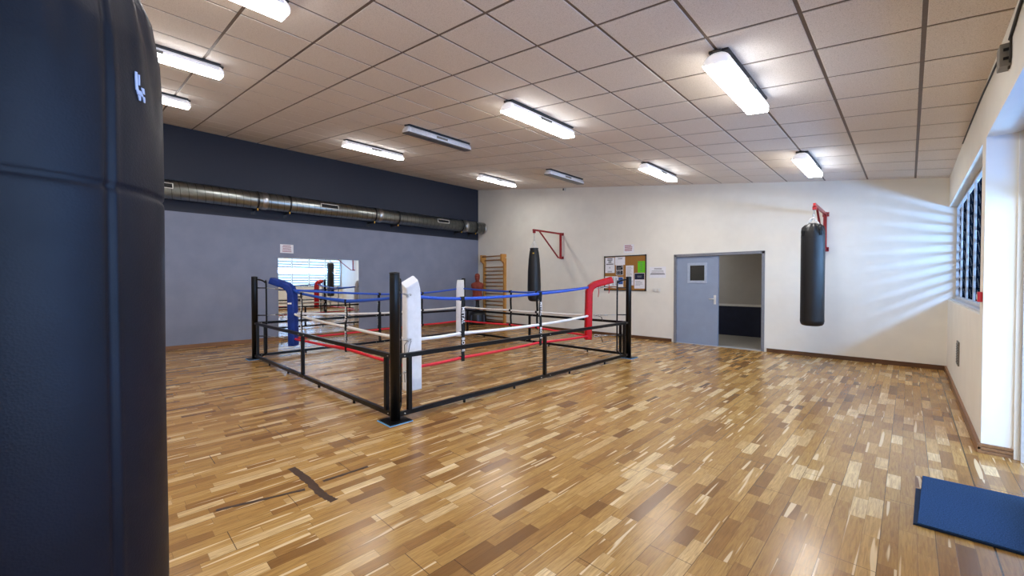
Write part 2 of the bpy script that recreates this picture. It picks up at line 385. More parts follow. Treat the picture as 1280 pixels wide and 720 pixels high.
# louvre windows
def louvre_window(name, y0, y1, z0, z1, xf, npan, nbl, label):
    root = bpy.data.objects.new(name, None); C.objects.link(root); root.location = (xf, y0, z0); root['_org'] = (xf, y0, z0); struct(root, label)
    mb = MB(); d = .07
    mb.box(xf, xf+d, y0, y1, z0, z0+.035, .003); mb.box(xf, xf+d, y0, y1, z1-.035, z1, .003)
    mb.box(xf, xf+d, y0, y0+.03, z0+.035, z1-.035); mb.box(xf, xf+d, y1-.03, y1, z0+.035, z1-.035)
    mb.build('window_frame', M['alu'], root)
    p = (y1-y0)/npan
    for k in range(1, npan):
        y = y0+k*p; MB().box(xf-.004, xf+.016, y-.018, y+.018, z0+.035, z1-.035, .003).build('mullion', M['alu'], root)
    MB().box(xf-.055, xf+.005, y0, y1, z0-.022, z0+.003, .004).build('window_sill', M['alu'], root)
    hgt = (z1-z0-.09)/nbl; a = math.radians(-8)
    bp = None
    for k in range(npan):
        ya, yc = y0+k*p+(.03 if k == 0 else .02), y0+(k+1)*p-(.03 if k == npan-1 else .02)
        for i in range(nbl):
            zc_ = z0+.045+hgt*(i+.5)
            m = Matrix.Translation((xf+.045, 0, zc_)) @ Matrix.Rotation(a, 4, 'Y')
            b = MB(); b.box(-.003, .003, ya, yc, -hgt*.27, hgt*.54, 0, m); b.mi = 1; b.box(-.006, .006, ya, yc, -hgt*.56, -hgt*.27, 0, m); b.build('louvre_blade', [M['blade'], M['rail']], root)
        cl = MB()
        for i in range(nbl):
            zc_ = z0+.045+hgt*(i+.5)
            for yy in (ya-.004, yc-.006):
                m = Matrix.Translation((xf+.045, 0, zc_)) @ Matrix.Rotation(a, 4, 'Y'); cl.box(-.009, .009, yy, yy+.010, -hgt*.40, hgt*.40, 0, m)
        cl.build('blade_clip', M['clip'], root)
    return root
louvre_window('window_1', WY0, WY1, ZS+.02, ZL, .523, 5, 10, 'louvre window of blue tinted glass blades beyond the pillar')
louvre_window('window_2', BW0, BW1, 1.0, ZL, XBAY+.03, 5, 10, 'louvre window beside the camera')

# glazed door in the bay
root = bpy.data.objects.new('door_2', None); C.objects.link(root); root.location = (XBAY, DY0, 0); root['_org'] = (XBAY, DY0, 0); struct(root, 'glazed outside door in the bay')
mb = MB(); xa, xb = XBAY+.03, XBAY+.09
mb.box(xa, xb, DY0, DY0+.05, 0, ZL); mb.box(xa, xb, DY1-.05, DY1, 0, ZL); mb.box(xa, xb, DY0+.05, DY1-.05, ZL-.05, ZL); mb.box(xa, xb, DY0+.05, DY1-.05, 2.08, 2.14)
mb.build('door_frame', M['alu'], root)
for op in (0, 1):
    a, b = DY0+.055, (DY0+DY1)/2-.003
    bx_ = (lambda mb, y0, y1, z0, z1, d0=0, d1=.06: mb.box(xa+d0, xa+d1, y0, y1, z0, z1)) if not op else (lambda mb, y0, y1, z0, z1, d0=0, d1=.06: mb.box(xb+.01+y0-a, xb+.01+y1-a, DY1-.055-d1, DY1-.055-d0, z0, z1))
    mb = MB(); bx_(mb, a, a+.045, .01, 2.075); bx_(mb, b-.045, b, .01, 2.075); bx_(mb, a+.045, b-.045, .01, .16); bx_(mb, a+.045, b-.045, 1.98, 2.075)
    lf = mb.build('door_leaf', M['alu'], root); bx_(MB(), a+.045, b-.045, .16, 1.98, .025, .033).build('glass_pane', M['pane'], lf)
MB().tube([(xa, (DY0+DY1)/2-.03, 1.05), (xa-.05, (DY0+DY1)/2-.03, 1.05), (xa-.05, (DY0+DY1)/2-.15, 1.05)], .009, 8).build('door_handle', M['steel'], root)
for i in range(3):
    m = Matrix.Translation((xa+.04, 0, 2.14+.07+i*.137)) @ Matrix.Rotation(math.radians(30), 4, 'Y'); MB().box(-.003, .003, DY0+.055, DY1-.055, -.07, .07, 0, m).build('louvre_blade', M['blade'], root)

# inner double door: steel frame, left leaf shut, right half open to the corridor
root = bpy.data.objects.new('door_1', None); C.objects.link(root); root.location = (DX0, YB, 0); root['_org'] = (DX0, YB, 0); struct(root, 'blue grey double door, right half open to a corridor')
mb = MB(); fy0, fy1 = YB-.012, YB+.17
mb.box(DX0-.005, DX0+.05, fy0, fy1, 0, DZ, .003); mb.box(DX1-.05, DX1+.005, fy0, fy1, 0, DZ, .003); mb.box(DX0-.005, DX1+.005, fy0, fy1, DZ-.055, DZ+.005, .003)
mb.build('door_frame', M['doorframe'], root)
LX0, LX1 = DX0+.052, -2.985
W0, W1, WZ0, WZ1 = -3.60, -3.262, 1.43, 1.795
mb = MB(); ly0, ly1 = YB+.035, YB+.08
mb.box(LX0, W0, ly0, ly1, .008, DZ-.058); mb.box(W1, LX1, ly0, ly1, .008, DZ-.058); mb.box(W0, W1, ly0, ly1, .008, WZ0); mb.box(W0, W1, ly0, ly1, WZ1, DZ-.058)
leaf = mb.build('door_leaf', M['door'], root)
mb = MB(); e = .045
mb.box(W0-e, W0+.012, ly0-.014, ly0, WZ0-e, WZ1+e, .003); mb.box(W1-.012, W1+e, ly0-.014, ly0, WZ0-e, WZ1+e, .003); mb.box(W0+.012, W1-.012, ly0-.014, ly0, WZ0-e, WZ0+.012, .003); mb.box(W0+.012, W1-.012, ly0-.014, ly0, WZ1-.012, WZ1+e, .003)
mb.build('window_frame', M['doorlight'], leaf); MB().box(W0, W1, ly0+.018, ly0+.024, WZ0, WZ1).build('glass_pane', M['smoked'], leaf)
mb = MB(); mb.box(-3.075, -3.028, ly0-.01, ly0, .92, 1.12, .003); mb.tube([(-3.05, ly0-.01, 1.04), (-3.05, ly0-.05, 1.04), (-3.07, ly0-.055, 1.04), (-3.16, ly0-.055, 1.035)], .011, 10)
tag(mb.build('door_handle', M['plastic'], leaf), 'white lever handle')
mb = MB()
for z in (.25, 1.75): mb.tube([(LX0-.008, ly0-.006, z-.05), (LX0-.008, ly0-.006, z+.05)], .008, 8)
mb.build('hinge', M['steel'], leaf)
MB().box(DX0+.05, DX1-.05, YB-.005, YB+.18, 0, .008, .002).build('threshold', M['alu'], root)

# corridor behind the door
CY0, CY1 = YB+.16, 11.8
struct(MB().box(-6.5, -.5, YB+.01, CY1+.1, -.12, -.002).build('floor_corridor', M['grey_floor']))
mb = MB(); mb.box(-6.5, -.5, CY1, CY1+.12, .83, 2.75); mb.mi = 1; mb.box(-6.5, -.5, CY1-.004, CY1+.12, -.05, .77); mb.mi = 2; mb.box(-6.5, -.5, CY1-.012, CY1+.12, .77, .83)
struct(mb.build('wall_corridor', [M['grey_wall'], M['navy'], M['plastic']]), 'grey corridor wall with navy wainscot')
mb = MB(); mb.box(-6.6, -6.5, CY0, CY1, -.05, 2.75); mb.box(-.5, -.4, CY0, CY1, -.05, 2.75); struct(mb.build('wall_corridor.001', M['grey_wall']))
struct(MB().box(-6.6, -.4, CY0, CY1+.1, 2.7, 2.8).build('ceiling_corridor', M['grey_wall']))

# outdoors, seen through the louvres in the mirror; the overhang is added
struct(MB().box(.80, 40, -30, 40, -.3, -.15).build('ground', M['ground']))
struct(MB().box(.78, 1.75, YF-.3, YB+.3, 2.86, 3.0).build('added_overhang_1', M['added_canopy']), 'added roof overhang outside the windows, out of view')  # unseen overhang, put in to shape the daylight streaks

# ------------------------------------------------------------------ ceiling lights
def lamp(label, on=True):
    o = thing('ceiling_light', label, 'ceiling light', (0, 0, 0), 'fluorescent ceiling lights'); L, Wd, H = 1.30, .21, .125
    # local frame: z = 0 at the ceiling, hanging down
    sec = []
    for k in range(13):
        a = PI*k/12; sec.append((Wd/2*math.cos(a), -H+.018+ (H-.022)*math.sin(a)**.8))
    mb = MB()
    n = 7
    for y0, y1, bulge in ((-L/2+.05, L/2-.05, 0),):
        mb.loft([[(u, y, v) for u, v in sec] for y in (y0, y1)], True)
    for f in mb.bm.faces:
        if f.calc_center_median().z > -H+.036: f.material_index = 1
    body = mb.build('lamp_body', [M['lampside'], M['lamptop']] if on else [M['lamp_white'], M['lamp_white']], o)
    for sgn in (-1, 1):
        rings = []
        for q in range(6):
            t = q/5; k = math.sqrt(max(0, 1-t*t*.62)); y = sgn*(L/2-.05+.05*t)
            rings.append([(u*(.55+.45*k), y, -H+.018+(v+H-.018)*k) for u, v in sec])
        MB().loft(rings, True).build('end_cap', M['lamp_cap'] if on else M['lamp_white'], o)
    mb = MB(); mb.loft([[(-Wd/2+.006, y, -H+.02), (Wd/2-.006, y, -H+.02), (Wd/2-.014, y, -H), (-Wd/2+.014, y, -H)] for y in (-L/2+.012, L/2-.012)], False)
    mb.build('diffuser', M['lit'] if on else M['unlit'], o)
    mb = MB(); mb.box(Wd/2-.008, Wd/2+.003, -.11, .11, -H+.042, -H+.075, .002); mb.build('rating_plate', M['grey_plastic'], o)
    MB().box(-.075, .075, -L/2+.03, L/2-.03, -.006, .014, .002).build('mounting_channel', M['base_black'], o)
    for ya in (-L/2-.004, L/2-.05): MB().box(-.03, .03, ya, ya+.054, -.012, 0, .002).build('mounting_clip', M['cable'], o)
    return o
LC, LR = (-1.12, -3.50, -5.77, -8.05), (.43, 4.14, 7.70)
LN = {(0, 0): 'lit fluorescent light above the camera on the window side', (0, 1): 'lit fluorescent light nearest the window side, large, its tail toward the door',
      (0, 2): 'lit fluorescent light above the punching bag by the window wall', (1, 0): 'lit fluorescent light cut off by the top edge of the photo', (1, 1): 'lit fluorescent light above the ring corner nearest the camera',
      (1, 2): 'lit fluorescent light near the far wall above the door', (2, 0): 'lit fluorescent light beside the top of the near punching bag, the larger of two there',
      (2, 1): 'unlit fluorescent light over the middle of the ring, the nearer of the two dark ones', (2, 2): 'unlit fluorescent light close to the far wall, the farther of the two dark ones',
      (3, 0): 'lit fluorescent light half hidden behind the near punching bag, smallest there', (3, 1): 'lit fluorescent light above the duct on the dark blue wall', (3, 2): 'lit fluorescent light nearest the far corner where the duct ends'}
protos = {}
for i, x in enumerate(LC):
    for j, y in enumerate(LR):
        on = (i, j) not in ((2, 1), (2, 2))
        if on not in protos: o = protos[on] = lamp(LN[i, j], on)
        else: o = copy_tree(protos[on]); o['label'] = LN[i, j]
        o.location = (x, y, zceil(x)-.018); o.rotation_euler = (0, SL, 0)

# ------------------------------------------------------------------ ventilation duct on the left wall
DXc, DZc, DR = -10.585, 3.255, .19
duct = thing('ventilation_duct', 'round spiral steel air duct along the blue grey wall', 'air duct', (DXc, 0, DZc))
ax = lambda y: Matrix.Translation((DXc, y, DZc)) @ Matrix.Rotation(-PI/2, 4, 'X')
MB().lathe(None, [(DR, YF+.01), (DR, YB-.10)], 40, ax(0)).build('duct_pipe', M['duct'], duct)
mb = MB(); mb.lathe(None, [(DR+.005, 0), (DR+.005, .05), (DR-.01, .075), (DR*.8, .085), (.02, .088)], 40, ax(YB-.105)); tag(mb.build('end_cap', M['steel'], duct), 'domed steel end cap')
for y in (2.68, 5.50, 8.55): tag(MB().lathe(None, [(DR+.001, 0), (DR+.009, .008), (DR+.009, .10), (DR+.001, .11)], 40, ax(y)).build('joint_collar', M['steel'], duct), 'pale steel joint collar')
for y in (2.58, 3.24, 5.38, 6.10, 8.42, 9.02, .2):
    br = MB().lathe(None, [(DR+.001, 0), (DR+.010, .004), (DR+.010, .034), (DR+.001, .038)], 40, ax(y)).build('clamp_ring', M['dark_steel'], duct)
    mb = MB(); mb.bar((XL+.004, y+.02, DZc-DR-.015), (DXc+.06, y+.02, DZc-DR-.015), .04, .03); mb.box(XL, XL+.008, y-.02, y+.06, DZc-DR-.10, DZc-DR+.04); mb.build('wall_bracket', M['dark_steel'], br)
    mb = MB(); mb.tube([(DXc+.06, y+.02, DZc-DR-.05), (DXc+.06, y+.02, DZc-DR+.01)], .012, 8); mb.build('bracket_bolt', M['yellow'], br)
for y in (4.15, 7.62, .9):
    an = math.radians(12); m = Matrix.Translation((DXc, y, DZc)) @ Matrix.Rotation(-an, 4, 'Y')
    mb = MB(); w, h = .215, .055; xo = DR-.012
    mb.box(xo, xo+.02, -w, w, h-.012, h, 0, m); mb.box(xo, xo+.02, -w, w, -h, -h+.012, 0, m); mb.box(xo, xo+.02, -w, -w+.012, -h, h, 0, m); mb.box(xo, xo+.02, w-.012, w, -h, h, 0, m)
    g = tag(mb.build('air_grille', M['plastic'], duct), 'white framed black air grille')
    mb = MB(); mb.box(xo, xo+.012, -w+.012, w-.012, -h+.012, h-.012, 0, m); mb.build('grille_opening', M['slot'], g)

# ------------------------------------------------------------------ mirror, notice on the left wall
mir = thing('wall_mirror', 'large frameless mirror on the blue grey wall behind the ring', 'mirror', (XL, 4.11, .06))
MB().box(XL+.006, XL+.010, 3.108, 5.110, .06, 2.0).build('mirror_glass', M['mirror'], mir); MB().box(XL, XL+.006, 3.105, 5.113, .055, 2.003).build('backing', M['mirror_edge'], mir)
def lines(mb, mp, u0, u1, v0, v1, n, h, fill=(.7, 1), align='l', seed=1):
    r = random.Random(seed)
    for k in range(n):
        v = v1-(v1-v0)*(k+.5)/n; L = (u1-u0)*r.uniform(*fill); a = u0 if align == 'l' else (u0+u1)/2-L/2
        mb.prism([(a, v-h/2), (a+L, v-h/2), (a+L, v+h/2), (a, v+h/2)], .0012, .0022, mp)
left_map = lambda u, v, d: (XL+d, u, v)
back_map = lambda u, v, d: (u, YB-d, v)
t = thing('paper_notice', 'small white notice with red lines above the mirror', 'notice', (XL, 3.305, 2.215))
MB().prism([(3.157, 2.112), (3.453, 2.112), (3.453, 2.322), (3.157, 2.322)], 0, .0014, left_map).build('sheet', M['paper'], t)
mb = MB(); lines(mb, left_map, 3.19, 3.42, 2.13, 2.31, 5, .014, (.7, 1), 'c', 3); mb.build('printed_lines', M['ink_red'], t)

# ------------------------------------------------------------------ things on the back wall
cb = thing('notice_board', 'cork notice board pinned with papers on the back wall', 'notice board', (-5.213, YB, 1.635))
MB().box(-5.79, -4.64, YB-.012, YB, 1.20, 2.07).build('cork_panel', M['cork'], cb)
mb = MB()
for a in ((-5.803, -5.780, 1.185, 2.085), (-4.650, -4.627, 1.185, 2.085)): mb.box(a[0], a[1], YB-.022, YB, a[2], a[3], .002)
for a in ((1.185, 1.208), (2.062, 2.085)): mb.box(-5.780, -4.650, YB-.022, YB, a[0], a[1], .002)
mb.build('board_frame', M['dark_steel'], cb)
for x in (-5.803, -4.66):
    for z in (1.183, 2.055): tag(MB().box(x-.004, x+.036, YB-.026, YB, z, z+.034, .003).build('corner_piece', M['base_black'], cb), 'black plastic corner')
def sheet(name, label, x0, x1, z0, z1, mat='paper', off=.0125, group='papers on the notice board', tilt=0):
    t = thing(name, label, 'paper', ((x0+x1)/2, YB-off, (z0+z1)/2), group)
    mp = lambda u, v, d: (u, YB-off-d, v)
    MB().prism([(x0, z0), (x1, z0), (x1, z1), (x0, z1)], 0, .0014, mp).build('sheet', M[mat], t)
    return t, mp
t, mp = sheet('poster', 'white poster with bold black heading at top left of the notice board', -5.775, -5.50, 1.852, 2.045)
mb = MB(); lines(mb, mp, -5.72, -5.55, 1.90, 2.03, 4, .018, (.5, .9), 'c', 2); lines(mb, mp, -5.745, -5.53, 1.866, 1.886, 1, .02, (1, 1), 'c', 2); mb.build('printed_lines', M['ink_black'], t)
t, mp = sheet('paper_sheet', 'plain white sheet just below the bold poster on the notice board', -5.775, -5.495, 1.645, 1.850)
mb = MB(); lines(mb, mp, -5.71, -5.56, 1.66, 1.70, 2, .008, (.6, 1), 'c', 5); mb.build('printed_lines', M['ink_black'], t); MB().box(-5.647, -5.633, YB-.016, YB-.0139, 1.765, 1.80).build('printed_figure', M['ink_black'], t)
t, mp = sheet('paper_sheet', 'white sheet with little print right of the bold poster', -5.485, -5.20, 1.845, 2.052)
mb = MB(); lines(mb, mp, -5.43, -5.25, 1.99, 2.03, 2, .009, (.6, 1), 'c', 7); mb.build('printed_lines', M['ink'], t)
t, mp = sheet('photo_poster', 'black and white photo poster on the notice board', -5.455, -5.25, 1.585, 1.842)
mb = MB(); mb.prism([(-5.445, 1.72), (-5.26, 1.72), (-5.26, 1.83), (-5.445, 1.83)], .0012, .0022, mp); mb.prism([(-5.445, 1.595), (-5.26, 1.595), (-5.26, 1.705), (-5.445, 1.705)], .0012, .0022, mp); mb.build('dark_photo', M['ink_black'], t)
for a, b, c, d in ((-5.43, 1.665, .05, .025), (-5.36, 1.665, .05, .025), (-5.43, 1.62, .05, .025), (-5.36, 1.62, .05, .025), (-5.42, 1.76, .11, .018), (-5.30, 1.785, .025, .03)): MB().prism([(a, b), (a+c, b), (a+c, b+d), (a, b+d)], .002, .003, mp).build('pale_figure', M['ink_grey'], t)
t, mp = sheet('paper_sheet', 'long white typed sheet in the middle of the notice board', -5.175, -4.96, 1.325, 1.825)
mb = MB(); lines(mb, mp, -5.15, -4.985, 1.36, 1.80, 20, .007, (.5, 1), 'l', 11); mb.build('printed_lines', M['ink_grey'], t)
t, mp = sheet('paper_sheet', 'bright green sheet at the right of the notice board', -4.85, -4.66, 1.642, 1.925, 'green_paper')
mb = MB(); lines(mb, mp, -4.80, -4.71, 1.67, 1.90, 7, .008, (.6, 1), 'c', 12); mb.box(-4.838, -4.818, YB-.016, YB-.0139, 1.885, 1.905); mb.build('printed_lines', M['ink'], t)
t, mp = sheet('photo_print', 'dark blue photo below the green sheet', -4.94, -4.667, 1.462, 1.632)
mb = MB(); mb.prism([(-4.932, 1.472), (-4.675, 1.472), (-4.675, 1.622), (-4.932, 1.622)], .0012, .0022, mp); mb.build('dark_photo', M['navy'], t)
mb = MB(); lines(mb, mp, -4.91, -4.70, 1.52, 1.57, 2, .012, (.5, .9), 'c', 4)
for v in mb.bm.verts: v.co.y -= .001
mb.build('pale_figure', M['ink_grey'], t)
t, mp = sheet('paper_sheet', 'white typed sheet in the lower right corner of the notice board', -4.94, -4.662, 1.245, 1.459)
mb = MB(); lines(mb, mp, -4.91, -4.70, 1.32, 1.44, 5, .008, (.5, 1), 'l', 13); mb.build('printed_lines', M['ink_grey'], t)
t, mp = sheet('paper_sheet', 'wide white timetable sheet in the lower left of the notice board', -5.775, -5.40, 1.295, 1.555)
for a in (-5.70, -5.56, -5.47): mb = MB(); lines(mb, mp, a, a+.06, 1.32, 1.53, 9, .012, (.4, 1), 'l', int(-a*100)); mb.build('printed_column', M['ink'], t)
t, mp = sheet('photo_poster', 'blue picture sheet partly behind the right ring post', -5.392, -5.245, 1.28, 1.54)
mb = MB(); mb.prism([(-5.382, 1.35), (-5.256, 1.35), (-5.256, 1.53), (-5.382, 1.53)], .0012, .0022, mp); mb.build('blue_photo', M['ink_blue'], t)
t, mp = sheet('paper_notice', 'white notice with dark red lines above the notice board', -5.245, -4.96, 2.145, 2.36, 'paper', 0, 'notices on the back wall'); t['category'] = 'notice'
mb = MB(); lines(mb, mp, -5.215, -4.99, 2.19, 2.35, 4, .020, (.75, 1), 'l', 21); mb.build('printed_lines', M['ink_red'], t)
t, mp = sheet('paper_notice', 'white notice with grey text between the notice board and the door', -4.545, -4.14, 1.51, 1.775, 'paper', 0, 'notices on the back wall'); t['category'] = 'notice'
mb = MB(); lines(mb, mp, -4.47, -4.20, 1.70, 1.75, 2, .010, (.7, .9), 'c', 31); lines(mb, mp, -4.52, -4.17, 1.61, 1.69, 3, .008, (.6, 1), 'c', 33); lines(mb, mp, -4.53, -4.16, 1.585, 1.612, 1, .02, (.98, 1), 'c', 3); mb.build('printed_lines', M['ink'], t)
for x, lb in ((-4.415, 'white light switch below the notice, the left one of two'), (-4.318, 'white light switch below the notice, the right one of two')):
    t = thing('light_switch', lb, 'switch', (x, YB, 1.213), 'light switches by the door')
    MB().box(x-.044, x+.044, YB-.022, YB, 1.172, 1.256, .006).build('switch_plate', M['plastic'], t); MB().box(x-.026, x+.026, YB-.030, YB-.0225, 1.190, 1.242, .003).build('rocker', M['plastic'], t)
t = thing('motion_detector', 'tiny white motion detector on the far wall under the ceiling', 'motion detector', (-7.12, YB, 4.07))
MB().box(-7.16, -7.08, YB-.05, YB, 4.02, 4.10, .012).build('housing', M['plastic'], t); MB().box(-7.152, -7.115, YB-.056, YB-.048, 4.03, 4.09, .002).build('lens', M['slot'], t)

# emergency light box on the lintel with its cable, call point, wall grille
t = thing('wall_sounder', 'small grey box with two dark slots on the lintel under the ceiling', 'alarm box', (XR, 4.05, 2.84))
MB().box(XR-.05, XR, 3.99, 4.11, 2.765, 2.905, .006).build('housing', M['grey_plastic'], t)
for z in (2.80, 2.855): MB().box(XR-.035, XR-.012, 3.984, 3.991, z, z+.017).build('slot', M['slot'], t)
mb = MB(); mb.tube([(XR-.007, 3.97, 2.925), (XR-.007, 3.965, 2.80), (XR-.007, 4.03, 2.755)], .006, 6); mb.build('bracket_edge', M['cable'], t)
tag(MB().tube([(XR-.008, 4.0, 2.925), (XR-.008, 3.7, 2.975), (XR-.008, 3.2, 3.03), (XR-.008, 1.0, 3.045), (XR-.008, YF+.02, 3.045)], .008, 8).build('cable', M['cable']), 'dark cable along the top of the lintel', 'cable')
tag(MB().tube([(XR-.006, 4.12, 2.90), (XR-.006, 4.5, 2.985), (XR-.006, 5.4, 3.03), (XR-.006, 6.4, 3.045), (XR-.006, 7.2, 3.05)], .006, 8).build('cable', M['cable']), 'short dark cable running from the grey box toward the far wall', 'cable')
t = thing('call_point', 'small red alarm call point on the pillar by the window', 'call point', (XR, 5.21, 1.288))
MB().box(XR-.028, XR, 5.17, 5.25, 1.245, 1.33, .006).build('housing', M['red_plastic'], t); MB().box(XR-.031, XR-.0285, 5.185, 5.235, 1.265, 1.31).build('press_plate', M['plastic'], t)
t = thing('wall_grille', 'narrow dark grille low on the wall under the window', 'grille', (XR, 7.33, .55))
mb = MB(); mb.box(XR-.014, XR, 7.22, 7.46, .40, .69, .004); mb.build('grille_frame', M['grey_plastic'], t)
mb = MB()
for k in range(8): mb.box(XR-.018, XR-.0142, 7.24, 7.44, .425+.031*k, .440+.031*k)
mb.build('slat', M['dark_steel'], t)

# wall bars
WX0, WX1 = -10.52, -9.53
wb = thing('wall_bars', 'wooden gymnastics wall bars in the far corner', 'wall bars', ((WX0+WX1)/2, YB, 0))
prof = [(0, 0), (.085, 0), (.085, 2.00), (.125, 2.06), (.215, 2.10), (.215, 2.32), (0, 2.32)]
for x in (WX0, WX1): MB().prism([(YB-a, z) for a, z in prof], x-.035, x+.035, lambda u, v, d: (d, u, v)).build('upright', M['ladder'], wb)
def rung(z, y): MB().sweep([(WX0+.03, y, z), (WX1-.03, y, z)], [(.022*math.cos(2*PI*k/12), .016*math.sin(2*PI*k/12)) for k in range(12)], (0, 0, 1)).build('rung', M['rung'], wb)
rung(2.26, YB-.18); rung(2.14, YB-.06)
for k in range(15): rung(1.90-.127*k, YB-.05)
for z in (2.20, .32): tag(MB().box(WX1+.036, WX1+.09, YB-.05, YB, z-.012, z+.012, .002).build('wall_clip', M['plastic'], wb), 'white fixing clip')

# freestanding punching dummy
BX, BY = -10.30, 8.92
dm = thing('punching_dummy', 'terracotta torso punching dummy on a black base in the far corner', 'punching dummy', (BX, BY, 0))
def sup(a, p): c, s_ = math.cos(a), math.sin(a); return (math.copysign(abs(c)**p, c), math.copysign(abs(s_)**p, s_))
#  z, half-width, half-depth, forward offset
S = [(.80, .10, .09, 0), (.805, .155, .115, 0), (.86, .172, .125, 0), (.94, .165, .118, 0), (1.02, .152, .108, .005), (1.10, .160, .112, .008), (1.18, .182, .126, .012), (1.25, .203, .126, .008), (1.31, .215, .105, 0), (1.355, .200, .085, -.008), (1.385, .135, .072, -.012), (1.405, .080, .066, -.012), (1.43, .064, .064, -.006), (1.455, .062, .066, .004), (1.475, .068, .082, .018), (1.50, .076, .096, .016), (1.54, .082, .102, .012), (1.58, .084, .104, .008), (1.62, .083, .102, .002), (1.655, .074, .090, -.004), (1.68, .052, .066, -.008), (1.693, .022, .03, -.010)]
rings = []; face = math.atan2(-1.0, .8)                           # looks out of the corner
cf, sf = math.cos(face), math.sin(face)
def interp(z):
    for a, b in zip(S, S[1:]):
        if a[0] <= z <= b[0]:
            t_ = (z-a[0])/(b[0]-a[0]); return [a[k]+(b[k]-a[k])*t_ for k in range(1, 4)]
for q in range(90):
    z = .80+(1.693-.80)*q/89; w, d, off = interp(z); ring = []
    for k in range(48):
        a = 2*PI*k/48; sx, sy = sup(a, .82 if z < 1.36 else .95); lx, ly = w*sx, d*sy+off   # ly forward
        if sy > 0:
            g = lambda u, zz, su, sz: math.exp(-((lx-u)/su)**2-((z-zz)/sz)**2)
            ly += .022*(g(.085, 1.235, .06, .05)+g(-.085, 1.235, .06, .05))-.010*g(0, 1.22, .012, .06)-.008*g(0, 1.03, .012, .10)
            ly += .006*sum(g(u, zz, .03, .022) for u in (.04, -.04) for zz in (1.12, 1.06, 1.00))
            ly += .030*g(0, 1.545, .011, .024)+.016*g(0, 1.60, .06, .012)-.014*(g(.032, 1.578, .016, .012)+g(-.032, 1.578, .016, .012))+.010*g(0, 1.505, .028, .006)-.006*g(0, 1.497, .03, .004)+.012*g(0, 1.47, .03, .014)
        ring.append((BX+lx*sf+ly*cf, BY-lx*cf+ly*sf, z))
    rings.append(ring)
MB().loft(rings).build('torso', M['skin_red'], dm)
mb = MB(); mb.lathe((BX, BY, 0), [(.075, .40), (.075, .60), (.06, .62), (.06, .82)], 24); mb.build('pole', M['base_black'], dm)
mb = MB(); mb.lathe((BX, BY, 0), [(.27, 0), (.30, .03), (.30, .20), (.285, .32), (.25, .40), (.12, .43), (.08, .44)], 40); ba = mb.build('base', M['base_black'], dm)
for a in (face-.55, face+.25, face+1.0):
    mb = MB(); mb.loft([[(BX+(rr+e_)*math.cos(a+da), BY+(rr+e_)*math.sin(a+da), z) for da, e_ in ((-.10, .001), (.10, .001), (.10, .005), (-.10, .005))] for rr, z in ((.3, .06), (.3, .20), (.286, .32))], False); tag(mb.build('stripe', M['base_grey'], ba), 'slate grey stripe')

# ------------------------------------------------------------------ bags and brackets
def bracket(x, label, wall_y, sgn, ztop, zbot, reach=1.24):
    """red swing bracket on a wall; sgn = -1 points toward -y"""
    t = thing('bag_bracket', label, 'bag bracket', (x, wall_y, zbot)); yb_ = wall_y+sgn*.085
    MB().bar((x, yb_, zbot-.03), (x, yb_, ztop+.03), .05, .05, (0, 1, 0)).build('upright', M['red_metal'], t)
    for z in (zbot+.005, ztop-.005):
        mb = MB(); mb.bar((x, wall_y, z), (x, yb_+sgn*.03, z), .04, .035); mb.box(x-.05, x+.05, min(wall_y, wall_y+sgn*.012), max(wall_y, wall_y+sgn*.012), z-.04, z+.04, .002)
        p = mb.build('wall_mount', M['red_metal'], t)
        mb = MB()
        for dx in (-.032, .032): mb.tube([(x+dx, wall_y+sgn*.012, z), (x+dx, wall_y+sgn*.03, z)], .012, 6)
        mb.build('bolt', M['dark_steel'], p)
    tip = wall_y+sgn*reach
    MB().bar((x, yb_, ztop), (x, tip+sgn*.05, ztop+.008), .035, .045).build('arm', M['red_metal'], t)
    mb = MB(); mb.bar((x, yb_, zbot+.005), (x, yb_+sgn*.11, zbot+.005), .03, .03); mb.bar((x, yb_+sgn*.105, zbot), (x, tip-sgn*.22, ztop-.012), .03, .03, (0, sgn, 0)); mb.build('brace', M['red_metal'], t)
    mb = MB(); mb.box(x-.028, x+.028, tip-.032, tip+.032, ztop-.075, ztop-.015, .004); mb.build('swivel', M['red_metal'], t)
    return t, Vector((x, tip, ztop-.075))
def bag_mesh(c, prof, seg=96, seams=(), zseams=(), folds=None):
    mb = MB(); rings = []
    for r, z in prof:
        ring = []
        for k in range(seg):
            a = 2*PI*k/seg; rr = r
            for s_ in seams:
                da = (a-s_+PI) % (2*PI)-PI; rr -= .004*math.exp(-(da/.022)**2)*(r > .05); rr += .002*math.exp(-((da-.05)/.03)**2)
            for zs in zseams: rr -= .004*math.exp(-((z-zs)/.0045)**2)
            if folds: rr *= 1+folds(a, z)
            ring.append((c[0]+rr*math.cos(a), c[1]+rr*math.sin(a), z))
        rings.append(ring)
    return mb.loft(rings)
def dense(prof, dz=.012):
    out = []
    for (r0, z0), (r1, z1) in zip(prof, prof[1:]):
        n = max(1, int(abs(z1-z0)/dz))
        for k in range(n): t_ = k/n; out.append((r0+(r1-r0)*t_, z0+(z1-z0)*t_))
    out.append(prof[-1]); return out
def rounded_bottom(z0, R, rb, n=8): return [(max(.005, R-rb+rb*math.sin(PI/2*k/n)), z0+rb-rb*math.cos(PI/2*k/n)) for k in range(n+1)]
